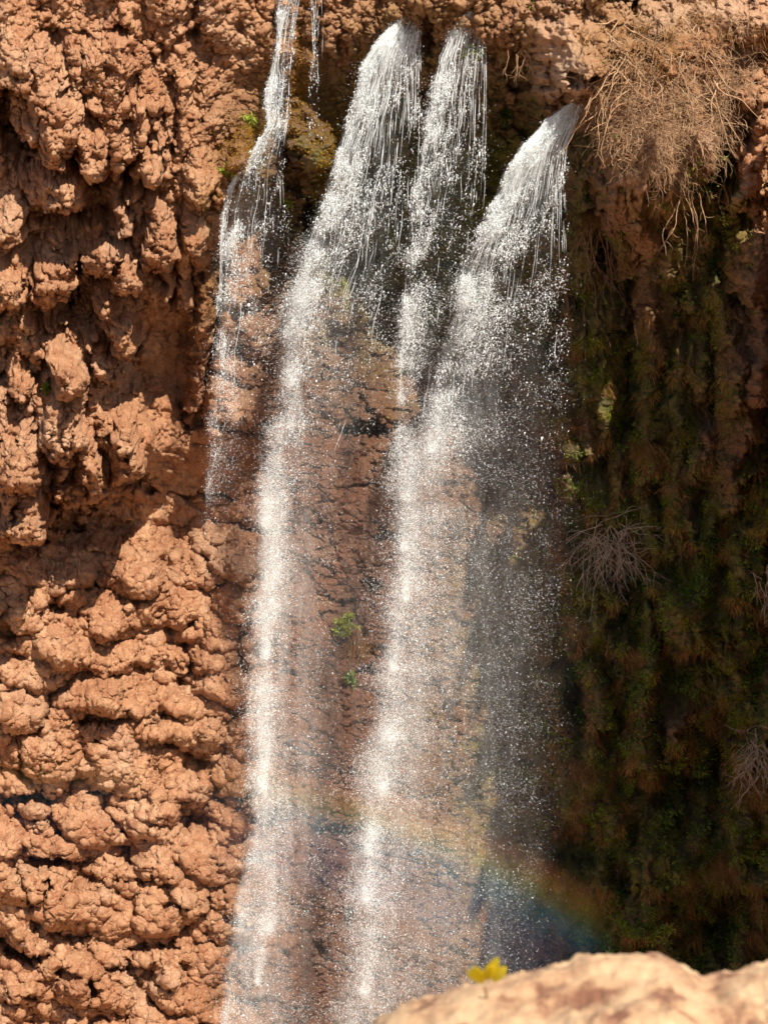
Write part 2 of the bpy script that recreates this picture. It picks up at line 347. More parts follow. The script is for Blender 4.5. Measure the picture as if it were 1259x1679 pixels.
# the drops and blocks that can be told apart in the photograph
CAPS = []
for a in [
 (70,70,30,90,190,50,1.2), (180,90,40,200,200,44,1.2), (20,60,30,20,110,30,.8),
 (85,190,12,85,236,17,1.1), (148,190,18,152,246,28,1.5), (190,200,8,192,252,15,1.3), (245,235,10,248,258,19,1.3),
 (22,150,14,20,190,16,.9), (50,150,12,46,210,20,.9), (272,190,6,271,232,8,.8), (222,260,6,222,300,8,.8), (255,190,5,256,220,9,.8),
 (60,285,22,100,292,34,1.8), (25,320,18,15,350,30,1.4), (100,370,30,90,440,34,1.0), (130,395,22,165,400,26,1.7),
 (262,330,18,262,388,28,1.9), (190,290,10,205,350,14,1.2), (315,330,16,318,372,18,.8), (325,250,26,330,300,24,.8),
 (15,390,26,14,455,26,1.5), (82,400,26,84,505,30,1.2), (195,400,22,210,432,22,1.9), (168,450,10,166,480,14,1.4),
 (178,480,13,212,548,19,1.9), (165,560,9,168,578,17,1.7), (301,410,14,301,480,11,1.1), (275,400,12,277,462,9,.9),
 (150,530,5,147,542,7,1.0), (345,440,12,336,510,12,.7),
 (90,560,18,120,600,26,1.5), (25,575,16,30,610,18,1.2), (120,600,24,100,690,34,1.4), (130,680,14,160,775,17,1.7), (95,700,10,97,782,10,1.5),
 (15,640,34,30,740,40,1.3), (35,740,30,45,840,32,2.2), (10,760,12,8,850,12,1.4), (200,640,6,200,700,10,1.2), (208,695,18,212,742,26,2.1),
 (120,740,30,125,800,34,.8), (170,760,30,175,800,26,.7), (140,810,8,140,850,9,.5),
 (20,905,30,45,960,36,1.0), (105,930,16,108,955,22,1.0), (190,945,26,235,930,34,1.0), (235,930,26,235,1000,28,.9), (120,1010,30,180,1000,34,.9),
 (50,985,22,100,1060,24,1.0), (95,1050,16,125,1065,18,.7), (150,1000,10,170,1035,16,.8),
 (100,1120,24,180,1140,26,.9), (150,1130,20,215,1165,20,.7), (30,1150,34,60,1230,34,.8), (10,1090,14,0,1110,20,.7),
 (270,1190,26,350,1200,28,.6), (370,930,20,400,925,30,1.1), (350,975,20,405,970,18,.7), (300,1180,18,240,1200,18,.6),
 (60,1470,60,50,1530,34,1.0), (240,1370,40,270,1400,50,.5), (125,1350,20,70,1330,28,.7), (200,1310,30,250,1320,34,.6), (270,1580,28,270,1600,26,.8),
 (120,1240,30,90,1265,22,.7), (350,1320,40,380,1400,26,.4), (170,1540,30,130,1590,30,.6), (80,1610,26,40,1640,30,.6), (200,1640,30,190,1600,28,.6),
 # rim
 (910,70,34,950,110,44,1.2), (915,120,20,905,160,18,1.3), (1010,60,40,1080,60,60,.5), (1000,190,38,1010,215,34,1.2), (1060,110,60,1100,200,66,.8),
 (860,20,30,830,50,24,.8), (740,10,26,700,0,26,.8), (600,20,40,560,60,34,.7), (1150,220,14,1172,258,12,1.6),
 (1170,130,26,1200,110,16,-.4), (1245,120,30,1235,150,26,.8), (1230,200,16,1240,190,10,1.0), (1268,160,26,1214,298,16,5.2), (1262,190,26,1255,235,20,1.0),
 (890,90,10,882,190,12,.7), (1130,60,60,1240,40,40,.8), 
 # ledge under the left fall
 (490,195,34,512,240,36,4.2), (520,250,28,545,300,22,2.6), (440,250,26,425,290,26,.9), (480,330,20,485,400,14,.9), (410,210,24,395,250,24,1.0),
 (395,230,24,370,310,22,.8), (500,120,14,510,180,16,.6), (545,110,16,560,160,14,.6), (470,80,14,480,140,14,.7),
 # lumps behind the water
 (630,190,26,650,250,22,.9), (620,330,20,580,360,26,.8), (560,470,22,575,560,22,.8), (620,620,36,640,670,28,1.1), (740,430,22,735,480,16,.8),
 (535,300,12,540,370,14,.8), (680,640,20,690,680,16,.7), (830,360,20,840,420,14,.7), (870,330,14,870,380,12,.7), (850,560,30,850,640,24,.5),
 # right: drops of the mossy drapery
 (1000,250,20,1003,330,24,1.0), (1035,270,20,1036,340,16,1.0), (1020,330,40,1030,415,15,1.6), (1068,300,22,1066,370,22,1.2), (940,250,16,945,310,18,1.2),
 (955,330,16,958,430,20,1.0), (1050,440,26,1060,560,12,1.6), (1020,450,16,1010,500,14,1.0), (1090,480,24,1110,540,26,.9), (1190,490,18,1190,530,14,1.2),
 (990,570,34,1010,660,36,1.3), (950,620,14,940,700,14,.9), (970,660,14,965,712,12,1.0), (1060,640,28,1050,730,24,.9), (1145,600,22,1140,755,14,2.0),
 (1195,640,30,1195,790,20,1.9), (1225,430,34,1235,600,40,1.0), (1225,600,30,1245,680,28,.9), (1215,330,24,1225,440,34,1.0), (1100,400,30,1140,470,26,.9),
 (1165,250,16,1170,300,14,.6), (1220,115,16,1225,160,12,.8), (1205,200,12,1212,215,10,.8), (1150,700,14,1152,690,14,.3),
 (975,1060,18,985,1155,10,1.3), (1000,950,26,1010,1020,20,.7), (905,1080,40,900,1150,30,.7), (1060,1100,60,1080,1200,50,.9), (980,1240,50,950,1290,40,.9),
 (1230,1150,40,1240,1400,46,1.6), (1240,900,20,1240,1000,30,.8), (1020,1350,60,1050,1480,50,1.0), (870,1350,40,880,1450,40,.7), (1110,860,50,1120,1000,40,1.0), (1240,1500,40,1220,1600,60,1.0),
 ]:
    up_ = a[0] < 420 and a[1] < 860
    cap(*a[:6], a[6] * (2.1 if up_ else .55 if a[0] > 940 and 430 < a[4] < 720 and a[0] < 1180 else 1.15)); CAPS.append(a)
for a in [(885,60,34,960,75,44,1.1,.14), (1010,18,20,1090,26,26,1.0,.14), (1160,28,26,1250,20,32,1.2,.14), (885,128,22,945,142,26,.9,.14), (835,20,22,800,40,20,.8,.2), (1235,110,20,1262,112,26,.9,.14)]: slab(*a)
for a in CAPS:
    if a[0] < 420 and a[1] < 860 and a[6] >= .9: pit(a[3] + 3, a[4] + a[5] * 1.5, a[5] * 1.0, a[5] * .9, 1.0)
    if a[0] > 940 and a[1] > 300 and a[6] >= .9: pit(a[3], a[4] + a[5] * 2.2, a[5] * 1.3, a[5] * 1.4, 1.4)
for a in [(35,200,42,80,2.2), (110,500,60,60,1.6), (262,600,60,120,1.6), (135,330,70,26,1.2), (60,370,60,40,1.0), (280,180,16,80,1.2), (300,440,20,60,1.0), (130,870,90,30,1.4),
 (200,36,13,14,1.6), (136,76,9,11,1.2), (105,128,12,14,1.2), (75,150,13,9,1.0), (155,175,16,12,.9), (215,120,18,16,1.4), (208,190,17,26,1.3),
 (15,130,22,22,1.2), (8,180,18,40,1.6), (120,260,20,14,1.3), (245,290,20,22,1.6), (215,370,8,36,1.8), (130,335,60,20,.9), (265,210,12,30,1.2),
 (130,440,8,60,1.4), (60,510,10,30,1.0), (25,640,10,8,.8), (75,590,14,12,1.3), (115,820,50,26,1.4), (110,865,30,18,1.6), (50,890,30,8,1.0), (245,800,12,12,1.4),
 (8,1030,26,20,1.5), (85,985,22,12,1.2), (300,700,10,30,.8), (170,1175,60,10,1.2), (270,1100,60,30,.6), (320,1040,60,30,.5), (250,1165,60,10,1.0), (60,1300,70,12,1.3), (20,1310,40,14,1.2),
 (90,1408,55,14,1.5), (180,1300,60,9,1.0), (205,1400,14,18,.8), (222,1475,14,22,1.2), (75,1470,6,60,1.0), (40,1562,40,14,1.8), (8,1545,20,12,1.2), (110,1595,26,12,1.0), (150,1620,14,24,1.6), (215,1580,40,10,1.1), (250,1545,40,9,1.0),
 (235,1440,50,7,.8), (290,1480,40,9,.9), (300,1600,14,30,.8), (320,1250,26,26,.9), (55,1625,16,10,.8), (295,1330,10,26,.5),
 (1040,12,9,16,2.5), (1010,0,22,8,1.0), (958,122,34,7,1.2), (850,120,26,40,2.0), (860,190,22,40,1.2), (930,160,18,10,.6), (700,55,12,40,1.2), (560,60,10,30,.6), (520,50,8,40,.7),
 (1195,160,14,30,1.8), (1186,255,20,60,2.4), (1235,330,24,40,1.6), (1240,130,10,8,.8), (505,370,14,50,1.4), (478,300,20,18,1.0), (560,230,20,22,1.0), (590,430,26,26,.9), (600,300,24,40,.8),
 (600,705,40,16,1.5), (580,715,18,18,.8), (440,690,16,8,.6), (385,690,60,12,.6), (320,690,22,16,.9), (330,812,60,6,.7), (600,800,40,7,.4), (640,880,30,6,.6), (612,960,16,12,.8), (570,990,18,10,.4),
 (615,1065,16,12,1.0), (600,1100,14,10,.6), (540,1370,26,20,.4), (570,1500,8,20,.8), (525,1560,12,18,.6),
 (1128,640,12,36,1.8), (975,745,34,34,2.4), (1080,590,12,30,1.4), (1030,520,10,60,1.4), (985,430,14,80,1.6), (1165,800,20,20,1.0), (1240,800,34,36,1.6),
 (935,1130,18,44,2.6), (1140,1060,36,20,1.4), (1190,1000,16,60,1.2), (1150,1250,34,120,1.0), (1090,1320,20,60,.6), (960,480,8,80,.8), (1000,870,40,60,1.0), (1180,1500,40,60,1.0)]: pit(*a)
dsm = d.copy()
d += hd
lim = np.interp(PY, [300, 420, 520, 620, 760, 900], [3.5, .4, -2.6, -4.2, -5.0, -5.0]) + .5 * fbm(X * .6, Z * .5, 78, 3)
wl = sst(925, 960, PX) * sst(1215, 1170, PX) * sst(330, 400, PY) * sst(1000, 900, PY)
d = d * (1 - wl) + wl * np.where(d > lim, lim + .35 * (d - lim), d)
colm = 1 - np.abs(perlin(qx * .50, qz * .13, 79)) * 2.6; colm2 = 1 - np.abs(perlin(qx * 1.15 + 9, qz * .30, 80)) * 2.4
d += sst(930, 980, PX) * sst(330, 430, PY) * (1.5 * np.clip(colm, -1, 1) + .65 * np.clip(colm2, -1, 1))
hol = perlin(X * .42 + 3, Z * .26 + 7, 85); d -= 2.2 * sst(.28, .5, hol) * sst(930, 980, PX) * sst(520, 640, PY)
dmax = sst(-.6, 1.2, hd)
# let proud edges sag so that drops overhang the rock beneath them
QY = PY + np.clip(hd, -.5, 3.2) * (11 * (w_up + w_right) + 5 * (w_low + w_top) + 3 * w_mid)
QX = PX + 4 * fbm(X * 1.8, Z * 1.8, 61, 4, .6) + 1.6 * perlin(X * 6, Z * 6, 62) * (1 - .7 * w_low)
P = at(QX, QY, -d)
ny_, nx_ = PX.shape
# knobs and grit grow along the surface itself, so they also roughen ledge tops and undersides
def gridn(Q):
    n = np.cross(np.gradient(Q, axis=1), np.gradient(Q, axis=0)); n /= np.linalg.norm(n, axis=2)[..., None] + 1e-9
    return n * np.where(n[..., 1].mean() > 0, -1, 1)
def blur(a, k):
    for _ in range(k):
        a = (np.roll(a, 1, 0) + np.roll(a, -1, 0) + np.roll(a, 1, 1) + np.roll(a, -1, 1) + a) / 5
    return a
for _w in (w_up, w_top, w_low, w_right): _w *= 1 - smooth
N0 = gridn(blur(P, 6)); sv = w_up + .6 * w_top + w_right
Pf = P.reshape(-1, 3); stz = (1 - .35 * np.clip(sv, 0, 1)).reshape(-1, 1) * np.array([[0, 0, 1.]]) + np.array([[1., 1., 0]])
Pw = Pf + .26 * np.stack([fbm(X * 1.7 + 5, Z * 1.7, 63, 3).ravel(), fbm(X * 1.7 + 25, Z * 1.7, 64, 3).ravel(), fbm(X * 1.7 + 45, Z * 1.7, 65, 3).ravel()], -1)
k1 = np.clip(1 - worley3((Pw * stz / .80).astype(np.float32), 66) ** 2 * 1.5, -.5, 1).reshape(PX.shape)
P = P + N0 * (k1 * sst(-.4, .5, fbm(X * .4, Z * .4, 72, 3)) * (.11 * w_low + .06 * w_up + .06 * w_top + .05 * w_right + .04 * w_mid))[..., None]
N1 = gridn(blur(P, 2)); Pw = P.reshape(-1, 3) + .07 * fbm(X * 3.4, Z * 3.4, 67, 3, .65).reshape(-1, 1) * np.array([[1, -1, .8]])
k2 = np.clip(1 - worley3((Pw * stz / .36).astype(np.float32), 68) ** 2 * 1.5, -.6, 1).reshape(PX.shape)
rv = .2 + 1.3 * sst(-.2, .5, fbm(X * .6, Z * .6, 70, 3))
P = P + N1 * (k2 * rv * (.12 * w_low + .03 * w_up + .03 * w_top + .03 * w_right + .03 * w_mid))[..., None]
N2 = gridn(blur(P, 1)); Pw = P.reshape(-1, 3)
k3 = np.clip(1 - worley3((Pw / .165).astype(np.float32), 69) ** 2 * 1.5, -.8, 1).reshape(PX.shape)
rdg = 1 - 2 * np.abs(fbm(X * 3.2 + 3 * wx, Z * 3.2, 76, 5, .7)); cw = sst(-.3, .4, fbm(X * .7, Z * .7, 77, 3))
P = P + N2 * ((.11 * rdg * cw) * (w_low + w_up + w_top + .7 * w_right + .5 * w_mid))[..., None]
P = P + N2 * (k3 * (.055 * w_low + .03 * w_up + .03 * w_top + .03 * w_right + .025 * w_mid) + .055 * fbm(X * 5, Z * 5, 46, 4, .75) * (w_up + w_right + w_top + .6 * w_low + .5 * w_mid))[..., None]
del Pw, Pf, N0, N1, N2
P = P.reshape(-1, 3)
idx = np.arange(ny_ * nx_).reshape(ny_, nx_)
F = np.stack([idx[:-1, :-1], idx[1:, :-1], idx[1:, 1:], idx[:-1, 1:]], -1).reshape(-1, 4)
# material masks: moss, wet, ochre growth
def gs(cx, cy, rx, ry): return np.exp(-(((wpx - cx) / rx) ** 2 + ((wpy - cy) / ry) ** 2))
moss = sst(880, 960, wpx) * sst(230, 320, wpy) * (1 - .9 * sst(1180, 1240, wpx) * sst(760, 640, wpy))
moss *= 1 - .55 * gs(1040, 330, 60, 70)
moss = np.maximum(moss, 1.3 * gs(710, 330, 210, 240)); wet_recess_dark = gs(700, 300, 200, 240); moss = np.maximum(moss, .8 * gs(860, 400, 90, 240))  # moss and wet tone deepened here to darken the shaded recess behind the falls
moss = np.maximum(moss, .6 * gs(850, 1200, 130, 420)); moss = np.maximum(moss, .5 * gs(430, 300, 60, 70))
moss = np.maximum(moss, .8 * gs(945, 270, 24, 60))
moss += .35 * fbm(X * .8, Z * .8, 71, 4) * sst(.1, .4, moss)
wet = sst(300, 470, wpx) * sst(60, 220, wpy) * sst(1120, 900, wpx); wet = np.maximum(wet, .75 * sst(880, 960, wpx) * sst(330, 460, wpy))
wet = np.clip(np.maximum(wet, wet_recess_dark), 0, 1) * (1 - sm); moss *= 1 - sm; wet *= 1 - .55 * sst(880, 960, wpy) * sst(470, 400, wpx)
wet = np.maximum(wet, .9 * gs(510, 120, 70, 90))
och = np.maximum.reduce([gs(385, 290, 45, 80), gs(410, 210, 40, 40), .9 * gs(480, 150, 50, 110), .9 * gs(545, 230, 50, 90), .9 * gs(345, 480, 24, 60), .7 * gs(1060, 60, 120, 70), .55 * gs(560, 370, 40, 50), .8 * gs(970, 620, 90, 110), .8 * gs(1000, 1300, 140, 160), .9 * gs(900, 1480, 130, 80), .6 * gs(690, 20, 80, 40)])
for (bx, by, brx, bry) in [(1060,480,26,80), (1035,370,40,50), (1145,680,24,90), (1200,720,32,90), (970,680,26,50), (975,1110,16,50), (1110,520,30,40), (1000,300,40,40), (1100,1150,40,40)]:
    moss *= 1 - .85 * gs(bx, by, brx, bry)
pale = np.maximum.reduce([gs(925, 100, 60, 70), .9 * gs(1120, 10, 140, 40), .8 * gs(515, 245, 34, 50), .7 * gs(1150, 230, 24, 40), .28 * sst(.15, .6, fbm(X * .3, Z * .3, 73, 4)) * (PX < 420)])
mask = np.clip(np.stack([moss, wet, och], -1).reshape(-1, 3), 0, 1)
cliff = mesh_np('cliff', P, F, M_rock, None, True, {'mask': mask, 'pale': pale.reshape(-1)})
tag(cliff, 'red brown tufa cliff with dripstone drapery and mossy shaded right wall', None, None, 'structure')
NRM = np.empty((len(P), 3), np.float32); cliff.data.vertices.foreach_get('normal', NRM.ravel()) if False else None
_n = np.zeros(len(P) * 3, np.float32); cliff.data.vertices.foreach_get('normal', _n); NRM = _n.reshape(-1, 3)
def surf(px, py):
    """cliff surface point and protrusion near a photograph position"""
    i = np.clip(((np.asarray(px) - X0) / STEP).astype(int) if not np.isscalar(px) else int((px - X0) / STEP), 0, nx_ - 1)
    j = np.clip(((np.asarray(py) - Y0) / STEP).astype(int) if not np.isscalar(py) else int((py - Y0) / STEP), 0, ny_ - 1)
    return P[idx[j, i]], NRM[idx[j, i]]

# ------------------------------------------------------------------ the rest of the setting
def noise_sheet(name, fn, us, vs, mat, amp, sc, seed, label):
    U, V = np.meshgrid(us, vs); pts = fn(U, V)
    nn = fbm(U * sc, V * sc, seed, 5)
    pts = pts + amp * nn[..., None] * np.array([.5, -1, .2])
    a, b = U.shape; ii = np.arange(a * b).reshape(a, b)
    f = np.stack([ii[:-1, :-1], ii[:-1, 1:], ii[1:, 1:], ii[1:, :-1]], -1).reshape(-1, 4)
    o = mesh_np(name, pts.reshape(-1, 3), f, mat, None, True, {'mask': np.zeros((a * b, 3), np.float32)})
    return tag(o, label, None, None, 'structure')
def shade_wall(U, V):       # unseen wall added right of the view, its top shaped to shade the right cliff
    xb = 20.6 - .11 * np.clip(U, 0, 30)
    top_ = np.interp(U, [-4, 4, 7, 11, 15, 20, 24, 26], [5, 12, 15.5, 21, 24.3, 27.8, 32.5, 37])
    z = -40 + (top_ + 40) * V
    return np.stack([xb, 2 - U * (1 + .34 * sst(26, -22, z) * sst(8, 26, U)) - 3.6 * sst(12, 26, U) * fbm(z * .34, U * .05, 84, 5, .62), z], -1)
noise_sheet('added_shade_wall', shade_wall, np.linspace(-4, 26.5, 130), np.linspace(0, 1, 200), M_rock, .5, .25, 81, 'unseen wall added on the right to cast shade on the cliff')
def plateau(U, V): return np.stack([U, V, 27.5 + 0 * U], -1)
edge = P.reshape(ny_, nx_, 3)
def top(U, V): return np.stack([U, V, 25.5 + 1.2 * sst(0, 20, V)], -1)
noise_sheet('plateau', top, np.linspace(-400, 400, 120), np.concatenate([np.linspace(-4.5, 30, 30), np.linspace(40, 1200, 30)]), M_rock, .25, .2, 83, 'flat land above the waterfall rim')
g = mesh_np('ground', np.array([[-3000, -3000, -38], [3000, -3000, -38], [3000, 3000, -38], [-3000, 3000, -38]], float), np.array([[0, 1, 2, 3]]), M_fore)
tag(g, 'valley ground at the foot of the cliff', None, None, 'structure')

# ------------------------------------------------------------------ foreground rock
def ridge():
    xs = np.linspace(-.62, 1.7, 420); ts = np.linspace(0, 1, 220)
    px_k = [200, 480, 560, 600, 660, 720, 780, 810, 850, 900, 945, 975, 1020, 1040, 1100, 1125, 1150, 1180, 1210, 1259, 1330, 1500, 1900]
    py_k = [2100, 1800, 1715, 1690, 1655, 1640, 1628, 1614, 1604, 1596, 1592, 1580, 1572, 1570, 1574, 1590, 1606, 1610, 1600, 1590, 1582, 1600, 1650]
    U, T = np.meshgrid(xs, ts)
    # the crest sits about six metres out
    pxs = 629.5 + U / 6.0 / K / 1.02
    z = at(pxs, np.interp(pxs, px_k, py_k), -94.0)[..., 2]
    zc = z - 0
    ang = T * math.pi * 1.0
    r_y = .85 + .15 * perlin(U * 2, T * 3, 5)
    y = -94.0 - np.cos(ang) * -1 * r_y
    s = np.sin(ang)
    drop = np.where(ang < math.pi / 2, .35, 1.6)
    zz = zc - drop * (1 - s ** .55) 
    # crest is highest at ang=90 deg; beyond it the rock falls away from the camera
    y = -94.0 + np.where(ang < math.pi / 2, -np.cos(ang) * 1.1, -np.cos(ang) * .7)
    nn = -.032 + .035 * fbm(U * 3.2, y * 3.2, 91, 5, .62) - .07 * sst(.22, .42, perlin(U * 8, y * 4 + zz * 6, 95)) * (1 - s ** 6) + .010 * fbm(U * 16, (y + zz) * 16, 94, 4)
    zz = zz + nn * (1 - .45 * s ** 30)
    pts = np.stack([U, y, zz], -1)
    a, b = U.shape; ii = np.arange(a * b).reshape(a, b)
    f = np.stack([ii[:-1, :-1], ii[:-1, 1:], ii[1:, 1:], ii[1:, :-1]], -1).reshape(-1, 4)
    o = mesh_np('foreground_rock', pts.reshape(-1, 3), f, M_fore, None, True)
    tag(o, 'pale sandy rock edge out of focus in the bottom right foreground', 'rock')
    return pts
fore = ridge()
lb = []
us = np.linspace(-14, 14, 90); vs = np.linspace(0, 1, 60); U, V = np.meshgrid(us, vs)
yy = np.where(V < .4, -112 + V / .4 * 18.5, -93.5 + (V - .4) * 3); zz = np.where(V < .4, 11.0, 11.0 - (V - .4) / .6 * 50)
zz = np.where(V < .4, zz - .9 * sst(0, .4, V) * sst(1.0, -.5, U), zz)
pts = np.stack([U, yy + .5 * fbm(U * .5, V * 9, 97, 3) - .5, zz - .3 - .2 * fbm(U * .6, V * 8, 98, 3)], -1); a, b = U.shape; ii = np.arange(a * b).reshape(a, b)
f = np.stack([ii[:-1, :-1], ii[:-1, 1:], ii[1:, 1:], ii[1:, :-1]], -1).reshape(-1, 4)
tag(mesh_np('viewpoint_ledge', pts.reshape(-1, 3), f, M_fore, None, True), 'rock ledge the view is taken from', None, None, 'structure')

# ------------------------------------------------------------------ twigs, leaves, blades
def tubes(polys, radii, sides=4):
    """list of (n,3) polylines + radius arrays -> verts, faces"""
    V, Fc, off = [], [], 0
    for p, r in zip(polys, radii):
        n = len(p); tg = np.gradient(p, axis=0); tg /= np.linalg.norm(tg, axis=1)[:, None] + 1e-9
        up = np.array([.31, .9, .3]); a = np.cross(tg, up); a /= np.linalg.norm(a, axis=1)[:, None] + 1e-9
        b = np.cross(tg, a)
        ph = np.arange(sides) / sides * 2 * math.pi
        ring = p[:, None, :] + r[:, None, None] * (np.cos(ph)[None, :, None] * a[:, None, :] + np.sin(ph)[None, :, None] * b[:, None, :])
        V.append(ring.reshape(-1, 3))
        i = np.arange(n - 1)[:, None] * sides + np.arange(sides)[None]; j = np.arange(n - 1)[:, None] * sides + (np.arange(sides)[None] + 1) % sides
        Fc.append((np.stack([i, j, j + sides, i + sides], -1) + off).reshape(-1, 4)); off += n * sides
    return np.concatenate(V), np.concatenate(Fc)
def walk(p0, d0, n, step, wob, grav=0., rs=rng):
    p = np.array(p0, float); dv = np.array(d0, float); out = [p.copy()]
    for _ in range(n):
        dv = dv + wob * rs.normal(size=3) + np.array([0, 0, -grav]); dv /= np.linalg.norm(dv)
        p = p + dv * step; out.append(p.copy())
    return np.array(out)
def leaves(pts, dirs, ln, wd, rs=rng):
    """pointed folded leaves: quad of base, side, tip, side"""
    n = len(pts); dirs = dirs / (np.linalg.norm(dirs, axis=1)[:, None] + 1e-9)
    sd = np.cross(dirs, rs.normal(size=(n, 3))); sd /= np.linalg.norm(sd, axis=1)[:, None] + 1e-9
    nr = np.cross(dirs, sd); ln = np.asarray(ln).reshape(-1, 1) * np.ones((n, 1)); wd = np.asarray(wd).reshape(-1, 1) * np.ones((n, 1))
    v = np.stack([pts, pts + dirs * ln * .45 + sd * wd * .5 + nr * wd * .2, pts + dirs * ln, pts + dirs * ln * .45 - sd * wd * .5 + nr * wd * .2], 1).reshape(-1, 3)
    return v, np.arange(4 * n).reshape(n, 4)
def disp(px, py, out=.25):
    p, n = surf(px, py); return np.asarray(p) + np.asarray(n) * out

# moss and creeping cover over the wet rock: nobody could count it
def scatter(mname, wts, n, ln, wd, mat, label, grav, seed, out=.02):
    rs = np.random.default_rng(seed)
    wv = wts.reshape(-1); cs = np.cumsum(wv); k = np.searchsorted(cs, rs.random(n) * cs[-1])
    p = P[k] + rs.normal(size=(n, 3)) * .03; nr = NRM[k]
    dv = nr * .8 + rs.normal(size=(n, 3)) * .45 + np.array([0, 0, -grav])
    v, f = leaves(p + nr * out, dv, ln * (.5 + rs.random(n)), wd * (.6 + .8 * rs.random(n)), rs)
    return tag(mesh_np(mname, v, f, mat), label, None, None, 'stuff')
inside = ((PX > -40) & (PX < 1300) & (PY > -40) & (PY < 1720)).astype(float)
clump = sst(.05, .4, fbm(X * .9, Z * .8, 101, 5, .6)); clump2 = sst(.12, .45, fbm(X * 1.2 + 40, Z * .8, 102, 5, .6)); clump3 = sst(.18, .5, fbm(X * .8 - 30, Z * .9, 103, 4, .6))
mm_ = np.clip(moss, 0, 1)
rightw = sst(820, 920, PX)
scatter('moss', inside * (mm_ ** 3) * (.02 + clump) * sst(380, 560, PY + 200 * (PX < 900)), 130000, .11, .045, M_moss, 'olive green moss carpeting the wet shaded rock', .6, 201)
scatter('ivy_cover', inside * mm_ * clump3 * rightw * (.4 + sst(600, 900, PY)), 30000, .16, .085, M_leaf, 'small leafy creepers spread over the shaded right wall', .4, 202, .06)
scatter('hanging_grass', inside * np.maximum(np.maximum(mm_ * rightw, .15 * np.clip(och, 0, 1)) * clump2 * sst(250, 700, PY), .9 * gs(1120, 50, 110, 55) * clump), 38000, .5, .022, M_dry, 'brown dry grass hanging over the shaded right wall', 1.6, 203, .04)
scatter('ochre_growth', inside * np.clip(och, 0, 1) ** 2 * sst(420, 300, PY) * sst(620, 560, PX), 20000, .10, .035, leafy('ochre_moss', (.22, .10, .015), (.46, .27, .05), .3, 3), 'ochre moss crust beside the left fall', .3, 204)

# leafy shrubs on the wall
def shrub(px, py, size, n, mat, label, droop=.4, group='leafy shrubs growing on the cliff', name='shrub', ln=.25, wd=.085, cat='shrub'):
    base = disp(px, py, .05); rs = np.random.default_rng(int(px * 7 + py))
    o = thing(name, label, cat, base, group)
    polys, rad, lp, ld = [], [], [], []
    for k in range(max(5, n // 22)):
        dv = np.array([rs.normal() * .8, -abs(rs.normal()) * .7 - .2, rs.normal() * .6 + .1])
        pl = walk(base, dv, 7, size / 7 * (.6 + .7 * rs.random()), .25, droop * .35, rs)
        polys.append(pl); rad.append(np.linspace(.018, .006, 8))
        for q in range(22):
            t = rs.integers(2, 8); lp.append(pl[t] + rs.normal(size=3) * size * .07); ld.append(rs.normal(size=3) + np.array([0, -.6, -droop]))
    v, f = tubes(polys, rad, 3); mesh_np('stem', v, f, M_root, o)
    v, f = leaves(np.array(lp), np.array(ld), ln * (.6 + .8 * rs.random(len(lp))), wd, rs); mesh_np('foliage', v, f, mat, o)
    return o
shr = [
 (567,1016,.62,460,M_leafy,'lime green cushion bush alone on the red wall between the two long falls'),
 (577,1106,.50,260,M_leaf,'dull green tuft just below the lime cushion bush between the falls'),
 (374,270,.45,70,M_leafy,'small bright green sprig on the ochre rock left of the ledge fall'),
 (88,626,.40,60,M_leaf,'tiny green tuft on the sunlit dripstone at the left edge'),
 (262,905,.01,22,M_leaf,None),
 (1018,826,.5,120,M_leafy,'yellow green sprig above the tangle of bare branches'),
 (1136,930,.9,260,M_leaf,'mid green shrub right of the tangle of bare branches'),
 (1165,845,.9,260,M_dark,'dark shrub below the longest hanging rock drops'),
 (1138,1102,.8,200,M_leaf,'spiky green shrub at the mouth of the dark hollow far right'),
 (1085,1345,.9,300,M_leaf,'green shrub in the middle of the shaded wall above the rainbow end'),
 (1030,1280,.8,240,M_leafy,'yellowish shrub over the brown dry grass right of the wide fall'),
 (1075,1495,.9,340,M_leafy,'bright leafy shrub right of the end of the rainbow'),
 (1045,1560,.8,240,M_leaf,'low green shrub just above the foreground rock crest'),
 (1005,1545,.7,200,M_leaf,'green shrub at the foot of the rainbow'),
 (1150,1480,.7,160,M_leaf,'thin green shrub halfway between the bright shrub and the right edge'),
 (1190,1590,.6,130,M_leafy,'small pale shrub just above the dip in the foreground rock'),
 (1130,1560,.5,110,M_leafy,'little pale leaved sprig above the hump of the foreground rock'),
 (1235,1440,.8,200,M_leaf,'green shrub low on the right edge of the wall'),
 (1110,1215,.6,130,M_leafy,'pale sprig in the black recess right of the mossy bulge'),
 (1140,1255,.45,70,M_leafy,'small starry sprig in the black recess near the right edge'),
 (1235,1060,.8,240,M_leaf,'green shrub at the right edge beside the grey bare twigs'),
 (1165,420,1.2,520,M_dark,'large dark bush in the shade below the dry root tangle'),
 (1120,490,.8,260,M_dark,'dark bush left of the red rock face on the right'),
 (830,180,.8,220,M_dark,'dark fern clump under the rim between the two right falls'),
 (1010,610,.9,300,M_leaf,'mossy yellow green cushion on the bulge right of the wide fall'),
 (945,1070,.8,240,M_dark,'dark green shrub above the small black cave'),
 (1220,720,.6,150,M_leaf,'green tuft low on the red rock at the right edge'),
 (775,75,.55,160,M_leafy,'pale green grass tuft under the lip of the third fall'),
 (470,328,.40,80,M_leafy,'pale leafy sprig behind the veil of the ledge fall'),
 (405,195,.40,90,M_leafy,'yellow green tuft on the ledge left of the far left fall'),
 (1080,1130,.9,260,M_leaf,'green cushion shrub on the bulge right of the small cave')]
for s in shr:
    if s[5]: shrub(s[0], s[1], s[2], s[3], s[4], s[5])

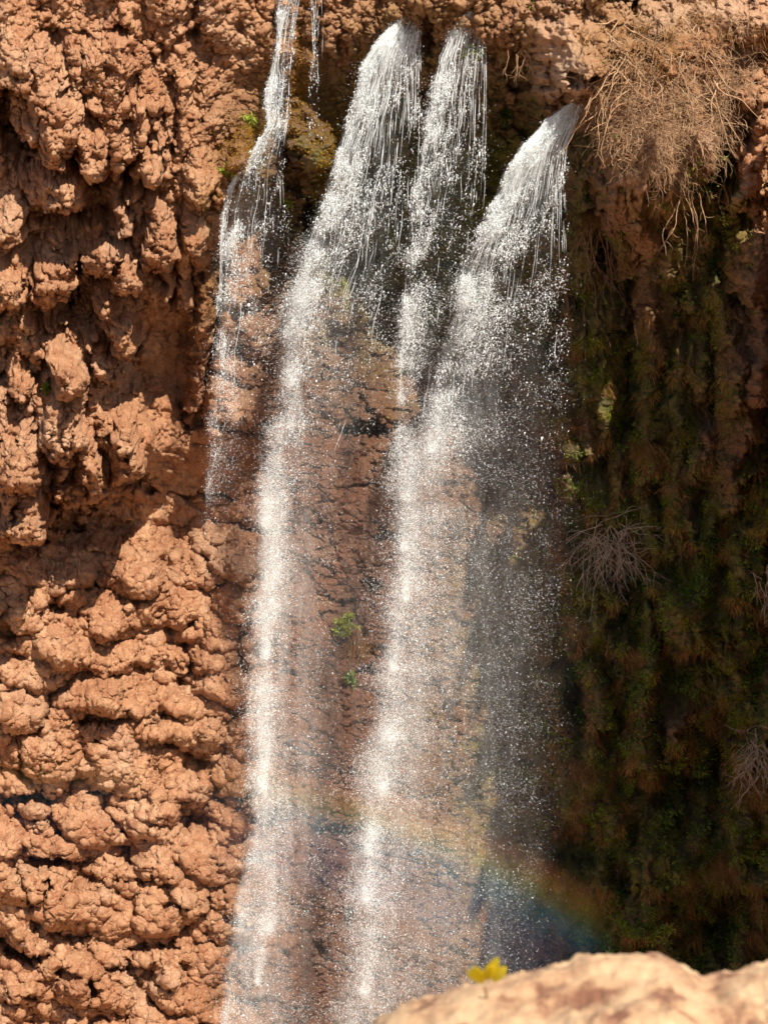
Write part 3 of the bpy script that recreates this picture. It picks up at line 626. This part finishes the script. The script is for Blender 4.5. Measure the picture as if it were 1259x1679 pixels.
# dry grass clumps hanging on the right wall
def grass_clump(px, py, ln, n, label, mat=M_dry, spread=.35):
    base = disp(px, py, .08); rs = np.random.default_rng(int(px * 3 + py * 5))
    polys = [walk(base + rs.normal(size=3) * np.array([spread, .08, spread * .6]), (rs.normal() * .55, -.8, .2), 6, ln / 6 * (.5 + .8 * rs.random()), .12, .32, rs) for _ in range(n)]
    v, f = tubes(polys, [np.linspace(.012, .004, 7)] * n, 3)
    o = mesh_np('dry_grass_clump', v - base, f, mat); o.location = [float(c) for c in base]
    tag(o, label, 'grass clump', 'dry grass clumps hanging on the shaded wall')
for a in [(950,1235,1.6,170,'orange brown grass clump swept down left of the mossy bulge'), (1195,1390,2.2,190,'long straw coloured grass clump hanging near the right edge'),
          (1235,1240,2.0,200,'grey brown grass mass on the right edge halfway down'), (1225,1530,1.2,120,'short dry grass clump at the right edge above the foreground rock'),
          (1030,1035,1.1,120,'small orange grass fan under the bare branches'), (1085,980,1.5,110,'brown grass strands hanging beside the bare branches'),
          (1180,1130,1.3,110,'thin brown grass strands beside the dark hollow'), (880,1000,1.0,110,'brown grass patch at the right edge of the wide fall spray'),
          (930,1460,1.0,150,'tawny grass patch inside the rainbow band'), (1130,1520,.9,70,'wispy dead grass below the thin shrub'), (1060,700,1.2,130,'ochre grass strands on the mossy drop right of the wide fall'),
          (975,330,1.6,120,'fine brown rootlets hanging right of the fourth fall lip'), (590,1060,.9,120,'dead stems trailing below the lime cushion bush')]:
    grass_clump(*a)

# the dry root tangle over the rim, top right
def tangle():
    rs = np.random.default_rng(55)
    base = disp(1075, 130, .1)
    o = thing('dead_shrub', 'big sunlit tangle of dry roots and twigs spilling over the rim, top right', 'dead shrub', base)
    polys, rad = [], []
    for k in range(3600):
        while True:
            x = rs.uniform(925, 1235); y = rs.uniform(-10, 300)
            lo = np.interp(x, [945, 970, 1020, 1080, 1130, 1180, 1215], [180, 225, 265, 292, 285, 255, 150]); hi = np.interp(x, [945, 1000, 1080, 1215], [150, 60, 20, 20])
            ed_ = 26 * perlin(np.array([x / 30.]), np.array([y / 30.]), 9)[0]
            if hi - 10 + ed_ < y < lo + ed_ * .6 and rs.random() < .10 + .9 * (y - hi) / (lo - hi + 1): break
        p = at(x, y, -(max(float(dsm[int((y - Y0) / STEP), int((x - X0) / STEP)]) + .5, -float(surf(x, y)[0][1])) + .04 + .28 * rs.random() ** 2))
        dv = (rs.normal() * 1.0, -.35 + rs.normal() * .35, rs.normal() * .8)
        polys.append(walk(p, dv, rs.integers(6, 15), .07 + .09 * rs.random(), rs.choice([.2, .38, .5]), .12, rs)); r = rs.choice([.008, .011, .014, .024], p=[.4, .35, .18, .07]); rad.append(np.linspace(r, r * .5, len(polys[-1])))
    v, f = tubes(polys, rad, 3); mesh_np('twigs', v, f, M_twig, o)
    polys, rad = [], []
    for k in range(70):
        xx, yy_ = rs.uniform(985, 1190), rs.uniform(10, 170); p = at(xx, yy_, -(float(dsm[int((yy_ - Y0) / STEP), int((xx - X0) / STEP)]) + 1.3))
        polys.append(walk(p, (rs.normal() * .8, -.25, -.6), 18, .16, .16, .05, rs)); rad.append(np.linspace(.035, .012, 19))
    v, f = tubes(polys, rad, 5); mesh_np('branches', v, f, M_twig, o)
    lp = np.array([disp(rs.normal(1140, 18), rs.normal(255, 12), .5) for _ in range(160)]); v, f = leaves(lp, rs.normal(size=(160, 3)), .12, .06, rs); mesh_np('leaves', v, f, M_leafy, o)
tangle()
def roots(px, py, n, ln, mat, label, name='hanging_root', wob=.22, spread=.3, leaf=0):
    base = disp(px, py, .45); rs = np.random.default_rng(int(px * 11 + py)); polys, rad = [], []
    for k in range(n):
        p = base + np.array([rs.normal() * spread, rs.normal() * .1, rs.normal() * .1])
        m = int(14 * (.6 + .6 * rs.random())); pl = walk(p, (rs.normal() * .2, -.05, -1), m, ln / 14, wob, .22, rs); polys.append(pl); rad.append(np.linspace(.022, .007, m + 1))
        for q in range(3):
            j = rs.integers(3, m); polys.append(walk(pl[j], (rs.normal(), rs.normal() * .4, -.6), 5, .10, .4, .1, rs)); rad.append(np.linspace(.011, .005, 6))
    v, f = tubes(polys, rad, 4); o = thing(name, label, 'root', base, 'roots hanging from the cliff rim')
    mesh_np('strands', v, f, mat, o)
    if leaf:
        lp = polys[0][-4:][rs.integers(0, 4, leaf)] + rs.normal(size=(leaf, 3)) * .12; v, f = leaves(lp, rs.normal(size=(leaf, 3)), .13, .07, rs); mesh_np('leaves', v, f, M_leafy, o)
roots(1118, 280, 7, 3.6, M_twig, 'pale branching roots hanging below the middle of the dry tangle', spread=.22)
roots(1166, 275, 2, 2.8, M_twig, 'single thin root with yellow leaves hanging right of the pale roots', spread=.05, leaf=26)
roots(1072, 270, 3, 1.6, M_root, 'short curled root hanging under the left part of the tangle', spread=.2)
roots(955, 330, 9, 5.2, M_root, 'long brown root curtain hanging beside the fourth fall', spread=.25)
roots(978, 350, 7, 4.0, M_root, 'second brown root curtain just right of the long one', spread=.18)
roots(930, 400, 2, 6.0, M_root, 'very long single root against the spray of the fourth fall', spread=.05, wob=.08)
roots(838, 60, 6, 1.6, M_twig, 'small sunlit roots under the rim left of the fourth fall', spread=.35)
# tangles of bare branches
def bare(px, py, n, ln, label, w=1.0):
    base = np.array(min((disp(px + u, py + v, .35) for u in (-40, -20, 0, 20, 40) for v in (-40, 0, 40)), key=lambda q: q[1])); base = at(px, py, base[1]); rs = np.random.default_rng(int(px + py)); polys, rad = [], []
    for k in range(n):
        p = base + np.array([rs.normal() * .55 * w, -.2 * rs.random(), rs.normal() * .5])
        pl = walk(p, (rs.normal() * .8, -.3 + rs.normal() * .3, -.8 + rs.normal() * .7), 11, ln / 11, .17, .06, rs); polys.append(pl); rad.append(np.linspace(.021, .008, 12))
        for q in range(3):
            j = rs.integers(3, 10); dd = pl[j] - pl[j - 1]; dd /= np.linalg.norm(dd)
            polys.append(walk(pl[j], dd + rs.normal(size=3) * .7, 6, ln / 13, .2, .05, rs)); rad.append(np.linspace(.012, .005, 7))
    v, f = tubes(polys, rad, 4); o = mesh_np('bare_bush', v - base, f, M_pale); o.location = [float(c) for c in base]
    tag(o, label, 'bare bush', 'leafless bushes on the shaded wall')
bare(1000, 880, 60, 2.4, 'leafless bush of pale thin branches in the shade right of the wide fall')
bare(1262, 950, 22, 1.6, 'leafless grey twigs poking in at the right edge', .6)
bare(1245, 1230, 40, 1.8, 'grey brown leafless brush on the right edge lower down', .7)

# yellow sprig on the foreground rock
def sprig():
    base = at(800, 1630, -94.05); base[2] -= .03
    o = thing('yellow_sprig', 'out of focus bright yellow leaves sprouting behind the foreground rock', 'plant', base)
    lp, ld, L = [], [], []
    for (tx, ty, bx, by) in [(772,1606,793,1622), (812,1588,798,1618), (824,1600,808,1620), (806,1596,796,1616), (780,1600,792,1620)]:
        a = at(bx, by - 8, -94.3); b = at(tx, ty - 12, -94.34); lp.append(a); ld.append(b - a); L.append(np.linalg.norm(b - a) * 1.3)
    vs_, fs_, off = [], [], 0
    for a, dd, l in zip(lp, ld, L):
        t = np.linspace(0, 1, 8); wv = .030 * np.sin(t * math.pi) ** .7 + .001; dn = dd / np.linalg.norm(dd); sd = np.cross(dn, [0.2, 1, 0]); sd /= np.linalg.norm(sd)
        c = a + dn * (t * l)[:, None] + np.array([0, -.02, 0]) * (t ** 2)[:, None]
        fold = np.array([0, .006, 0])
        v = np.stack([c - sd * wv[:, None] * .5, c + fold, c + sd * wv[:, None] * .5], 1).reshape(-1, 3)
        for k in range(7):
            for q in (0, 1): fs_.append([off + k * 3 + q, off + k * 3 + q + 1, off + k * 3 + q + 4, off + k * 3 + q + 3])
        vs_.append(v); off += len(v)
        lf = mesh_np('leaf', v, np.array([[k * 3 + q, k * 3 + q + 1, k * 3 + q + 4, k * 3 + q + 3] for k in range(7) for q in (0, 1)]), M_yel, o, True)
    v, f = tubes([np.array([base, at(795, 1620, -94.08)]) + 0.], [np.array([.004, .003])], 5); mesh_np('stem', v, f, M_dry, o)
sprig()

# ------------------------------------------------------------------ the falls
def fall(label, tab, n_drop, n_mist, n_fil, seed, inner=.8, upow=1.25, edge_w=.55, veil=1.0, brk=420, group='falls pouring over the cliff rim', fil_y=500):
    """tab rows: py, left edge, right edge, density, depth towards the camera, share of water at the left edge"""
    T = np.array(tab, float); rs = np.random.default_rng(seed)
    yy = T[:, 0]
    def f(k, y): return np.interp(y, yy, T[:, k])
    o = thing('waterfall', label, 'waterfall', at((T[0, 1] + T[0, 2]) / 2, T[0, 0], -T[0, 4]), group)
    def pos(s, y, dep=0.):
        l = f(1, y) + 7 * fbm(y / 120., s * 2 + seed, seed, 5, .62) * sst(0, 150, y - yy[0])
        return at(l + (f(2, y) - l) * s, y, -(f(4, y) + dep))
    # choose rows by density * width
    ys = np.linspace(yy[0], yy[-1], 1200); wt = f(3, ys) * (np.abs(f(2, ys) - f(1, ys)) + 10); cs = np.cumsum(wt)
    def pick(n, bias):
        w2 = wt * bias(ys); c2 = np.cumsum(w2); y = np.interp(rs.random(n) * c2[-1], c2, ys)
        e = rs.random(n) < f(5, y) + .10
        s = np.where(e, np.abs(rs.normal(size=n)) * .16, rs.random(n) ** upow)
        dep = rs.normal(size=n) * (.15 + .0011 * (y - yy[0]))
        # clumps stretched along the fall
        wpx_ = f(2, y) - f(1, y)
        c = fbm(s * wpx_ / 16., (y - yy[0]) / 60. + s * 1.5, seed + 3, 4, .65) + .7 * fbm(s * wpx_ / 50., y / 95., seed + 5, 3, .6)
        keep = rs.random(n) < np.clip(.10 + 1.8 * c + .38 * e, .02, 1)
        s = s + rs.normal(size=n) * .03 * (wpx_ > 40)
        return s[keep], y[keep], dep[keep]
    s, y, dep = pick(n_drop, lambda q: 1.0 - .985 * sst(380, 820, q))
    p = pos(s, y, dep); q = pos(s, y + 6, dep); tg = q - p; tg /= np.linalg.norm(tg, axis=1)[:, None] + 1e-9
    n = len(p)
    # drops: slender tetrahedra along the way they fall
    sz = .0115 * np.exp(rs.normal(size=n) * .42) * (1 - .12 * (y < brk)); el = sz * np.where(y < brk, 1.5 + 4.0 * rs.random(n), 1.2 + 2.2 * rs.random(n))
    a = np.cross(tg, rs.normal(size=(n, 3))); a /= np.linalg.norm(a, axis=1)[:, None] + 1e-9; b = np.cross(tg, a)
    p = p + rs.normal(size=(n, 3)) * .05
    S_, E_ = sz[:, None], el[:, None]
    v = np.stack([p + tg * E_ * 1.4, p + a * S_ - tg * E_ * .4, p - .5 * a * S_ + .87 * b * S_ - tg * E_ * .4, p - .5 * a * S_ - .87 * b * S_ - tg * E_ * .4], 1).reshape(-1, 3)
    base = np.arange(n)[:, None] * 4; fc = np.concatenate([base + np.array(t) for t in ((0, 1, 2), (0, 2, 3), (0, 3, 1), (1, 3, 2))])
    tag(mesh_np('drops', v, fc, M_drop, o), kind='stuff')
    # spray: very small single facets
    s, y, dep = pick(n_mist, lambda q: .10 + .9 * sst(300, 1000, q)); s = s + rs.normal(size=len(s)) * .10
    p = pos(s, y, dep * 2.2) + rs.normal(size=(len(s), 3)) * .07; n = len(p); sz = (.0092 * (.6 + .8 * rs.random(n)))[:, None, None]
    v = (p[:, None, :] + rs.normal(size=(n, 3, 3)) * sz * np.array([1, 1, 1.8])).reshape(-1, 3)
    tag(mesh_np('spray', v, np.arange(3 * n).reshape(n, 3), M_drop, o), kind='stuff')
    # unbroken strings of water near the lip
    if n_fil:
        polys, rad = [], []
        for k in range(n_fil):
            e = rs.random() < .55; s0 = abs(rs.normal()) * .24 if e else rs.random()
            y0 = yy[0] + min(rs.exponential(.30), 1.4) * (fil_y - yy[0]); y1 = min(y0 + rs.uniform(12, 60) * (1 + 2.2 * (rs.random() < .12)), yy[-1] - 1)
            if y1 < y0 + 4: continue
            m = 10; yv = np.linspace(y0, y1, m); sv = s0 + (.03 if e else .008) * perlin(yv / 36., np.full(m, k * .37), seed + 8)
            pl = pos(sv, yv, rs.normal() * .12); r = .005 + .007 * rs.random()
            polys.append(pl); rad.append(r * np.clip(np.sin(np.linspace(.05, 3.1, m)), .15, 1) * (1 + .5 * rs.normal(size=m) * .4))
        v, fc = tubes(polys, rad, 3); tag(mesh_np('strings', v, fc, M_drop, o), kind='stuff')
    # thin sheets of water dust
    for k, (dep, dn) in enumerate([(-.35, .20), (.25, .20), (.8, .14)]):
        us = np.linspace(-.08, 1.08, 40); vs2 = np.linspace(yy[0], yy[-1], 220); U, V = np.meshgrid(us, vs2)
        pp = pos(U, V, dep + .35 * fbm(U * 2 + k * 9, V / 90., seed + 20 + k, 3) * (.3 + .7 * sst(0, 200, V - yy[0])))
        edgef = sst(-.08, .06, U) * sst(1.08, .45, U)
        ef = f(5, V); prof = ef * np.exp(-(U / .28) ** 2) * 1.7 + (1 - ef) * inner
        dens = veil * dn * (f(3, V) * (.30 + .70 * sst(420, 1000, V)) + 2.6 * sst(1.15, 2.2, f(3, V))) * edgef * prof * sst(yy[0] - 5, yy[0] + 40, V) * sst(yy[-1], yy[-1] - 40, V)
        A, B = U.shape; ii = np.arange(A * B).reshape(A, B)
        fcs = np.stack([ii[:-1, :-1], ii[:-1, 1:], ii[1:, 1:], ii[1:, :-1]], -1).reshape(-1, 4)
        mesh_np('veil', pp.reshape(-1, 3), fcs, M_veil, o, True, {'dens': dens.reshape(-1)})
    return o
# py, left, right, density, depth, edge share
fall('far left fall dropping in two steps over the ochre ledge', [
 (-40,462,500,1.5,2.6,.5),(0,458,492,1.5,2.7,.5),(60,450,482,1.3,2.9,.5),(120,443,478,1.1,3.2,.4),(180,438,475,1.2,4.2,.4),(205,440,472,1.6,4.4,.5),(240,420,468,1.4,4.6,.6),(280,400,466,1.2,4.4,.6),
 (330,385,468,.85,4.3,.45),(400,372,470,.7,4.2,.4),(480,365,468,.5,4.0,.35),(560,358,462,.5,3.8,.35),(640,352,430,.36,3.6,.4),(740,345,405,.16,3.5,.4),(900,335,400,.0,3.5,.4)],
 20000, 50000, 260, 11, veil=.42, fil_y=420)
fall('thin side trickle arcing left of the ledge fall', [(248,410,416,1,4.4,.5),(275,392,398,1,4.4,.5),(310,374,382,1,4.3,.5),(350,366,374,.8,4.2,.5),(420,362,372,.5,4.1,.5),(520,358,374,.15,4.,.5)], 2600, 2500, 40, 12, veil=.9, fil_y=430)
fall('second fall from the left, a long white column down the red wall', [
 (26,660,690,2.2,2.6,.5),(60,625,690,2.0,3.0,.5),(100,598,690,1.6,3.3,.55),(150,585,690,1.25,3.5,.55),(210,568,688,1.05,3.7,.5),(280,545,686,.95,3.9,.5),(350,525,684,.9,4.0,.5),(430,500,680,.9,4.1,.5),(490,475,672,.95,4.2,.5),
 (560,470,655,.8,4.2,.5),(640,462,640,.7,4.2,.5),(720,455,600,.65,4.2,.5),(800,425,570,.85,4.2,.6),(860,428,550,1.1,4.2,.6),(930,430,545,.95,4.3,.55),(1040,420,545,.95,4.4,.5),(1160,408,545,.95,4.5,.45),
 (1260,412,545,1.05,4.6,.45),(1340,416,540,1.05,4.7,.4),(1440,400,525,.9,4.9,.35),(1540,385,515,.8,5.2,.3),(1620,370,505,.85,5.4,.3),(1720,360,500,.85,5.6,.3),(1850,355,500,.8,5.8,.3)],
 62000, 290000, 600, 13, veil=.62)
fall('third fall, thin and feathery, dropping from the rim beside a grass tuft', [
 (8,770,796,1.7,2.8,.5),(40,745,797,1.3,3.2,.5),(90,722,797,1.0,3.5,.5),(180,705,797,.8,3.7,.5),(280,686,796,.7,3.8,.45),(400,668,790,.62,3.9,.4),(520,660,780,.55,3.9,.4),(640,652,760,.45,3.8,.4),(760,648,740,.3,3.8,.4),(860,645,720,.0,3.8,.4)],
 28000, 70000, 400, 14, veil=.36)
fall('fourth fall, the widest, fanning out from the lip below the dry root tangle', [
 (172,935,952,2.6,5.6,.5),(200,895,945,2.5,5.8,.5),(240,858,930,2.2,6.0,.55),(290,828,926,1.7,6.1,.55),(370,792,928,1.2,6.2,.5),(440,765,930,1.05,6.2,.5),(520,742,930,.95,6.2,.45),(600,722,928,.85,6.2,.45),(700,706,925,.8,6.2,.42),
 (780,665,920,.8,6.2,.45),(860,655,915,.85,6.2,.45),(960,650,905,.85,6.2,.42),(1060,638,895,.85,6.2,.4),(1180,622,885,.85,6.2,.38),(1280,600,870,.85,6.3,.36),(1400,580,860,.8,6.3,.32),(1520,576,860,.75,6.4,.28),(1620,570,880,.75,6.5,.26),(1720,560,880,.8,6.6,.26),(1850,560,880,.8,6.6,.26)],
 85000, 430000, 700, 15, inner=.42, upow=1.5, veil=.60, fil_y=480)
fall('few thin water strings left of the second fall lip', [(-30,510,530,.5,2.8,.3),(60,508,532,.3,2.6,.3),(180,508,530,.12,2.2,.3),(260,508,530,.0,2.2,.3)], 1500, 700, 14, 16, veil=.15, fil_y=120)

# drifting mist around the lower half
def mist(name, label, pts_box, dn, seed):
    rs = np.random.default_rng(seed); V_, F_, D_, off = [], [], [], 0
    for k in range(3):
        us = np.linspace(0, 1, 40); vs2 = np.linspace(0, 1, 60); U, V = np.meshgrid(us, vs2)
        x0, x1, y0, y1, dep = pts_box; pp = at(x0 + (x1 - x0) * U, y0 + (y1 - y0) * V, -(dep + (k - 1) * .8 + .6 * fbm(U * 3 + k, V * 4, seed + k, 3)))
        dd = dn * sst(0, .35, U) * sst(1, .6, U) * sst(0, .4, V) * (V < 2)
        A, B = U.shape; ii = np.arange(A * B).reshape(A, B) + off
        F_.append(np.stack([ii[:-1, :-1], ii[:-1, 1:], ii[1:, 1:], ii[1:, :-1]], -1).reshape(-1, 4)); V_.append(pp.reshape(-1, 3)); D_.append(dd.reshape(-1)); off += A * B
    o = mesh_np(name, np.concatenate(V_), np.concatenate(F_), M_veil, None, True, {'dens': np.concatenate(D_)})
    tag(o, label, None, None, 'stuff')
mist('mist', 'fine mist drifting round the foot of the falls', (300, 1010, 520, 1950, 5.2), .010, 301)
def plumes(label, heads, seed):
    rs = np.random.default_rng(seed); ps = []
    for (x, y, wd, ln, n) in heads:
        n = int(n * 1.0); ln = ln * rs.uniform(1.1, 2.2); x = x + rs.uniform(-5, 9)
        t = rs.random(n) ** 1.6; xx = x + rs.normal(size=n) * wd * (.35 + .5 * (1 - t) * t * 4 * .5 + .35 * t) + 10 * t * perlin(t * 3, np.full(n, x * .1), 3) + .12 * ln * t * .6
        yy_ = y - t * ln + rs.normal(size=n) * wd * .35; ps.append(at(xx, yy_, -(4.9 if x < 540 else 7.0) - rs.normal(size=n) * .35))
    p = np.concatenate(ps); n = len(p); v = (p[:, None, :] + rs.normal(size=(n, 3, 3)) * .0100 * (.6 + .8 * rs.random((n, 1, 1)))).reshape(-1, 3)
    tag(mesh_np('spray_burst', v, np.arange(3 * n).reshape(n, 3), M_drop), label, None, None, 'stuff')
plumes('dense white bursts of spray down the left edge of the second fall', [(434,862,13,90,16000),(440,965,14,110,9000),(430,1078,10,80,9000),(428,1295,12,120,14000),(445,1530,17,150,15000),(417,1612,8,70,6000),(490,500,18,60,5000),(478,630,14,70,6000),(470,700,12,60,3500)], 401)
plumes('dense white bursts of spray down the left edge of the fourth fall', [(656,985,10,80,8000),(640,1100,11,80,8000),(632,1215,18,60,11000),(618,1300,16,60,9000),(598,1400,12,80,7000),(596,1480,14,80,9000),(588,1632,14,60,9000),(660,820,16,60,6000),(700,740,14,60,5000),(662,900,12,80,7000)], 402)
def speck():   # free spray between and beside the falls
    rs = np.random.default_rng(77); n = 110000
    x = np.concatenate([rs.normal(800, 95, n // 2), rs.uniform(330, 920, n // 2)]); y = 250 + 1450 * rs.random(n) ** .8
    keep = (rs.random(n) < sst(240, 800, y) * .9 + .1) & (rs.random(n) < np.clip(.5 + fbm(x / 60, y / 110, 88, 4), .05, 1))
    x, y = x[keep], y[keep]; n = len(x)
    p = at(x, y, -(4.4 + rs.normal(size=n) * 1.0)); v = (p[:, None, :] + rs.normal(size=(n, 3, 3)) * .0090 * (.6 + .8 * rs.random((n, 1, 1)))).reshape(-1, 3)
    tag(mesh_np('spray_cloud', v, np.arange(3 * n).reshape(n, 3), M_drop), 'loose water dust blown between the falls', None, None, 'stuff')
speck()

# ------------------------------------------------------------------ the rainbow, painted as a glowing sheet
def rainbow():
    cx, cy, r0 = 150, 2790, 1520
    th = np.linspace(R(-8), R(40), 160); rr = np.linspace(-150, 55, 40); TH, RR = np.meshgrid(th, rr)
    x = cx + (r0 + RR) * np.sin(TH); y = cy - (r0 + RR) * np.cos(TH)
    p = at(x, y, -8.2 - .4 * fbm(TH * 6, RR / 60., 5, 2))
    # strength of the bow along its length
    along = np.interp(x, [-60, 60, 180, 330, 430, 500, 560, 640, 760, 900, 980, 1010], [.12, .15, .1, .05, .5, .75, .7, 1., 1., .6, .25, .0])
    v01 = (RR + 150) / 205
    t = NT('painted_rainbow_glow')
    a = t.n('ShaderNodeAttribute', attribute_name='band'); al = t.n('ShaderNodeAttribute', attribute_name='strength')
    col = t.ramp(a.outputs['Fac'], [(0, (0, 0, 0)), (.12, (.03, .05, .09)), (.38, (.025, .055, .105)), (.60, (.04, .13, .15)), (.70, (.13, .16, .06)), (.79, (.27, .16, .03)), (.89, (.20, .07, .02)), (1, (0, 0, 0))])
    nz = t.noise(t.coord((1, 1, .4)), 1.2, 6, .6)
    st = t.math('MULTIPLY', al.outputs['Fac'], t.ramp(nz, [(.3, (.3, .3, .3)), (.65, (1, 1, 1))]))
    em = t.n('ShaderNodeEmission', i_Color=col); t.set(em.inputs['Strength'], t.math('MULTIPLY', st, .40))  # sheet glows in painted bow colours, in place of sunlight refracted by drops
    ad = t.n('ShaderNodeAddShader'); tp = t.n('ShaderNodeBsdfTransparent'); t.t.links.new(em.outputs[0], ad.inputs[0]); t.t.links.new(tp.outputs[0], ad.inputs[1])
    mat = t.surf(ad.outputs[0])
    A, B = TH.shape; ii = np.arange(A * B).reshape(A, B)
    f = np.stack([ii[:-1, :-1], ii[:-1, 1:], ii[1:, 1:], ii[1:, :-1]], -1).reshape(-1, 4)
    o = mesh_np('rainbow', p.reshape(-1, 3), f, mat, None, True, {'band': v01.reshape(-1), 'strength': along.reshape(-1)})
    tag(o, 'faint rainbow arc painted as a glowing sheet low in front of the falls', 'rainbow')
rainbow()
